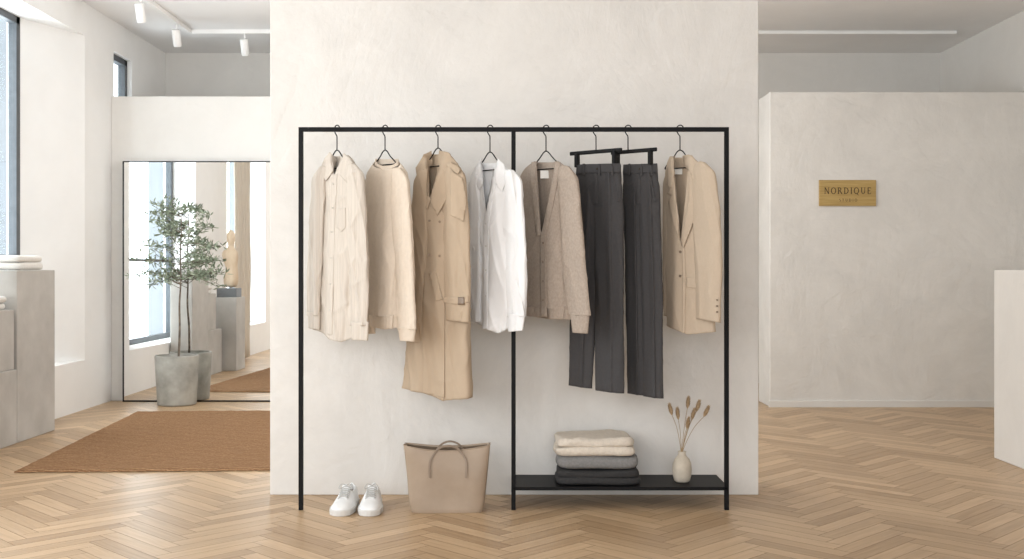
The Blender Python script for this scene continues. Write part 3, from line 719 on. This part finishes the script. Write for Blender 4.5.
# ---------------------------------------------------------------- shelf items
zz=sz+.001
SG='folded knitwear stacked on the shelf'
h1=.064;h2=.054;h3=.084
folded('folded_sweater',X(598,5.13),5.15,zz,.40,.25,h1,2,f_dchar,'dark charcoal folded sweater at the bottom of the stack','folded sweater',SG,20,.008)
folded('folded_sweater',X(597.5,5.13),5.15,zz+h1+.008,.38,.25,h2,1,f_grey,'mid-grey folded sweater in the middle of the stack','folded sweater',SG,30,.010)
folded('folded_sweater',X(595,5.13),5.15,zz+h1+h2+.014,.375,.25,h3,2,f_cream,'chunky cream folded sweater on top of the stack','folded sweater',SG,40,.016)
vx,vy=X(682,5.12),5.12; vb=sz+.001
V,f=lathe(vx,vy,[(0,vb),(.030,vb),(.037,vb+.006),(.043,vb+.028),(.045,vb+.060),(.043,vb+.085),(.034,vb+.108),(.021,vb+.121),(.017,vb+.133),(.020,vb+.143),(.016,vb+.143),(.013,vb+.13),(.013,vb+.05)],40)
o=mk('vase',V,f,None,m_ceram,True,(vx,vy,vb)); tag(o,'small matte sand ceramic bottle vase on the black shelf','vase')
tops=[(672,413,.0),(679,418,.02),(687,406,-.01),(692,418,.01),(697,410,.02),(703,414,-.02),(686,426,-.02)]
for i,(hx,hy,dy_) in enumerate(tops):
    tx_,tz_=X(hx,5.12),Z(hy,5.12); ty_=vy+dy_
    e=empty('dried_grass_stem',(vx,vy,vb+.06),'dried bunny-tail grass stem standing in the ceramic vase','dried grass','dried grass stems in the vase')
    o_=.003*(i-3)/2
    path=crom([(vx+o_,vy,vb+.06),(vx+o_,vy,vb+.14),(vx+(tx_-vx)*.5,vy+dy_*.5,vb+.14+(tz_-vb-.14)*.6),(tx_,ty_,tz_-.01)],8)
    mtube('stem',path,.0013,e,m_straw,6)
    d=(path[-1]-path[-4]).normalized(); d=(d+Vector((0,0,.7))).normalized(); V=[];n=16;rws=12
    a1=d.cross(Vector((0,1,0))).normalized(); a2=d.cross(a1)
    for r_ in range(rws+1):
        t=r_/rws; rad=.0075*math.sin(math.pi*min(1,t*.96+.04))**.6
        for k in range(n):
            an=2*math.pi*k/n; q=1+.12*random.uniform(-1,1); V.append(path[-1]+d*(t*.052)+(a1*math.cos(an)+a2*math.sin(an))*rad*q)
    Fc=[(i2*n+k,i2*n+(k+1)%n,(i2+1)*n+(k+1)%n,(i2+1)*n+k) for i2 in range(rws) for k in range(n)]
    for _ in range(800):
        t=random.random(); an=random.uniform(0,2*math.pi); rad=.007*math.sin(math.pi*min(1,t*.96+.04))**.6
        rdir=a1*math.cos(an)+a2*math.sin(an); p=path[-1]+d*(t*.052)+rdir*rad; q=p+(rdir*.6+d*1.1)*random.uniform(.006,.013); s_=rdir.cross(d)*.0006
        b0=len(V); V+=[p-s_,p+s_,q]; Fc.append((b0,b0+1,b0+2))
    mk('seed_head',V,Fc,e,m_seed)

# ---------------------------------------------------------------- tote bag
bD=4.93
def bx(px): return X(px,bD)
bc=bx(446.5); zt=Z(446,bD)
e=empty('tote_bag',(bc,5.0,0),'taupe leather tote bag standing on the oak floor','tote bag')
def bagshell(hw0,hw1,hd0,hd1,z0,z1,nr=16,n=120,bulge=.008):
    V=[];Fc=[]
    for i in range(nr+1):
        t=i/nr; hw=hw0+(hw1-hw0)*(t**1.2)-.006*math.exp(-(t/.08)**2); hd=hd0+(hd1-hd0)*t
        for k in range(n):
            a=2*math.pi*k/n; c,s=math.cos(a),math.sin(a); ee=.38
            x=hw*math.copysign(abs(c)**ee,c); y=hd*math.copysign(abs(s)**ee,s)
            z=z0+(z1-z0)*t
            z-=(.026 if s<0 else .016)*t*t*math.cos(min(1,abs(x)/hw)*math.pi/2)
            if s<0: y+=.006*math.sin(x*18+.6)*t+.004*math.sin(x*9+z*20)
            y+=s*bulge*math.sin(math.pi*t)
            if abs(c)>.8: x-=math.copysign(.014*t*math.exp(-(y/.02)**2),c)
            V.append((bc+x,4.995+y,z))
    for i in range(nr):
        for k in range(n): Fc.append((i*n+k,i*n+(k+1)%n,(i+1)*n+(k+1)%n,(i+1)*n+k))
    Fc.append(tuple(range(n))); return V,Fc
V,f=bagshell(.170,.202,.068,.040,.0,zt); bagV=[Vector(p) for p in V]
o=mk('body',V,f,e,m_leather); solid(o,.004,-1); bevel(o,.004)
V,f=bagshell(.162,.194,.060,.033,.006,zt-.006); mk('lining',V,f,e,m_leather_i)
bvb=G_(); bvb.bvh=BVHTree.FromPolygons(bagV,f)
def strap(name,pts,w,th,par,mat):
    P=crom(pts,8); V=[];n=len(P)
    for i,p in enumerate(P):
        t_=(P[min(i+1,n-1)]-P[max(i-1,0)]).normalized(); side=t_.cross(Vector((0,1,0))).normalized()
        for a,b_ in ((-1,-1),(1,-1),(1,1),(-1,1)): V.append(p+side*a*w/2+Vector((0,1,0))*b_*th/2)
    Fc=[(i*4+k,i*4+(k+1)%4,(i+1)*4+(k+1)%4,(i+1)*4+k) for i in range(n-1) for k in range(4)]+[(0,1,2,3),(4*n-4,4*n-3,4*n-2,4*n-1)]
    o=mk(name,V,Fc,par,mat,False); bevel(o,.0015)
def fp(px,py,off=.006):
    x,z=bx(px),Z(py,bD); return (x,surf(bvb,x,z)-off,z)
# front handle: stitched on the front panel, arching up to the rim
strap('handle',[fp(430,478),fp(429.5,470),fp(430,462),fp(433,456,.007),(bx(439),4.950,Z(449,bD)),(bx(448),4.948,Z(446.5,bD)),(bx(457),4.950,Z(449,bD)),fp(463,456,.007),fp(466,462),fp(466.5,470),fp(466,478)],.010,.004,e,m_leather_d)
strap('handle',[(bx(433),5.026,Z(464,bD)),(bx(435),5.026,Z(454,bD)),(bx(441),5.022,Z(447,bD)),(bx(449),5.020,Z(444.5,bD)),(bx(457),5.022,Z(447,bD)),(bx(463),5.026,Z(454,bD)),(bx(465),5.026,Z(464,bD))],.009,.004,e,m_leather_d)
mtube('rim',bagV[16*120:17*120],.0024,e,m_leather,6,True)

# ---------------------------------------------------------------- sneakers
def shoe(cx,cy,rot):
    e=empty('sneaker',(cx,cy,0),'white leather low-top sneaker with white laces on the floor','sneaker','pair of white sneakers')
    Ls=.285; hw=lambda t: np.interp(t,[0,.03,.1,.25,.4,.6,.8,.93,.98,1],[.008,.028,.044,.052,.052,.043,.038,.036,.024,.006])
    ht=lambda t: np.interp(t,[0,.04,.12,.25,.4,.55,.62,.75,.9,.97,1],[.028,.040,.050,.056,.074,.096,.094,.086,.098,.102,.09])
    def w(x,t,z):
        y=-Ls/2+t*Ls; return (cx+x*math.cos(rot)-y*math.sin(rot), cy+x*math.sin(rot)+y*math.cos(rot), z)
    nt_=44;n=28
    def shell(sc_,dz,zb,hole):
        V=[];Fc=[]
        for i in range(nt_+1):
            t=i/nt_; a_=float(hw(t))*sc_; h_=float(ht(t))+dz
            for k in range(n+1):
                ph=math.pi*k/n; c,s=math.cos(ph),math.sin(ph)
                nar=1-.28*s*(1 if t>.3 else t/.3)
                V.append(w(a_*math.copysign(abs(c)**.75,c)*nar,t,zb+(h_-zb)*abs(s)**.75))
        for i in range(nt_):
            t=(i+.5)/nt_
            for k in range(n):
                ph=(k+.5)/n
                if hole and t>.56 and t<.975 and .27<ph<.73: continue
                a0=i*(n+1)+k; Fc.append((a0,a0+1,a0+n+2,a0+n+1))
        return V,Fc
    V,f=shell(1,0,.022,True); o=mk('upper',V,f,e,m_shoe); solid(o,.005,-1)
    V,f=shell(.9,-.03,.022,False); mk('lining',V,f,e,m_lining)
    V=[];Fc=[];rr=[(0,.98),(.003,1.05),(.024,1.08),(.028,1.06),(.029,.95)]
    N=40
    ring=[(float(hw(i/N)),i/N) for i in range(N+1)]+[(-float(hw(i/N)),i/N) for i in range(N,-1,-1)]
    for z,s in rr:
        for x,t in ring: V.append(w(x*s,.5+(t-.5)*(1+(s-1)*.35),z))
    q=len(ring)
    for i in range(len(rr)-1):
        for k in range(q): Fc.append((i*q+k,i*q+(k+1)%q,(i+1)*q+(k+1)%q,(i+1)*q+k))
    Fc.append(tuple(range(q))); Fc.append(tuple(range((len(rr)-1)*q,len(rr)*q)))
    mk('sole',V,Fc,e,m_sole,False)
    V=[];Fc=[]
    for i in range(11):
        t=.3+.3*i/10
        for k in range(9):
            u=(k-4)/4; V.append(w(u*.019,t,float(ht(t))+.004+.014*max(0,(i-7)/3)-.006*u*u))
    for i in range(10):
        for k in range(8): Fc.append((i*9+k,i*9+k+1,(i+1)*9+k+1,(i+1)*9+k))
    solid(mk('tongue',V,Fc,e,m_shoe),.004)
    for j in range(6):
        t=.3+.045*j; z=float(ht(t))+.010
        mtube('lace',crom([w(-.023,t,z-.010),w(-.01,t+.008,z+.001),w(.01,t+.012,z+.001),w(.023,t+.02,z-.006)],4),.0028,e,m_lace,6)
    mtube('lace',crom([w(0,.56,.108),w(-.02,.52,.117),w(-.032,.5,.098),w(-.016,.53,.100),w(0,.56,.108),w(.018,.52,.118),w(.032,.49,.097),w(.014,.53,.100),w(0,.56,.108)],4),.0022,e,m_lace,6)
shoe(X(345,4.98),5.0,math.radians(-4))
shoe(X(371,4.98),5.0,math.radians(2))

# ---------------------------------------------------------------- lights
def area(name,loc,tgt,sx,sy,en,col):
    l=bpy.data.lights.new(name,'AREA'); l.shape='RECTANGLE'; l.size=sx; l.size_y=sy; l.energy=en; l.color=col
    o=bpy.data.objects.new(name,l); o.location=loc; o.rotation_euler=(Vector(tgt)-Vector(loc)).to_track_quat('-Z','Y').to_euler(); link(o); return o
area('added_front_fill',(-.6,-2.8,1.9),(.1,5,1.3),5.2,2.4,145,(.98,.99,1))  # added soft fill behind the camera, at the room's open front
area('added_left_key',(-3.1,1.9,1.7),(.4,5.3,.8),2.2,2.2,72,(.99,.993,1))  # added key light from the left to model the folds; no window here
for (a,b_,s,_,_) in wins:
    area('window_daylight',(XL-.5,(a+b_)/2,(s+HD)/2),(0,(a+b_)/2,(s+HD)/2),b_-a,HD-s,62*(b_-a),(.98,.99,1))
def pt(name,loc,en,r=.35,col=(1,.993,.98)):
    l=bpy.data.lights.new(name,'POINT'); l.energy=en; l.shadow_soft_size=r; l.color=col
    o=bpy.data.objects.new(name,l); o.location=loc; link(o)
pt('hidden_fill_rear',(-.3,7.4,2.2),82)  # unseen fill behind the centre wall, added to brighten side rooms and ceiling
pt('hidden_fill_side',(.5,7.6,2.2),16)  # second, weaker added fill hidden behind the centre wall; no pendant lamp
w=bpy.data.worlds.new('world'); sc.world=w; w.use_nodes=True
bg=w.node_tree.nodes['Background']; bg.inputs[0].default_value=(.87,.93,1,1); bg.inputs[1].default_value=1.05

cam=bpy.data.cameras.new('camera'); co=bpy.data.objects.new('camera',cam); link(co)
co.location=(0,0,H); co.rotation_euler=(math.radians(90),0,0); cam.sensor_width=36; cam.lens=F/1024*36
cam.shift_y=-9.5/1024
cam.clip_start=.05; sc.camera=co
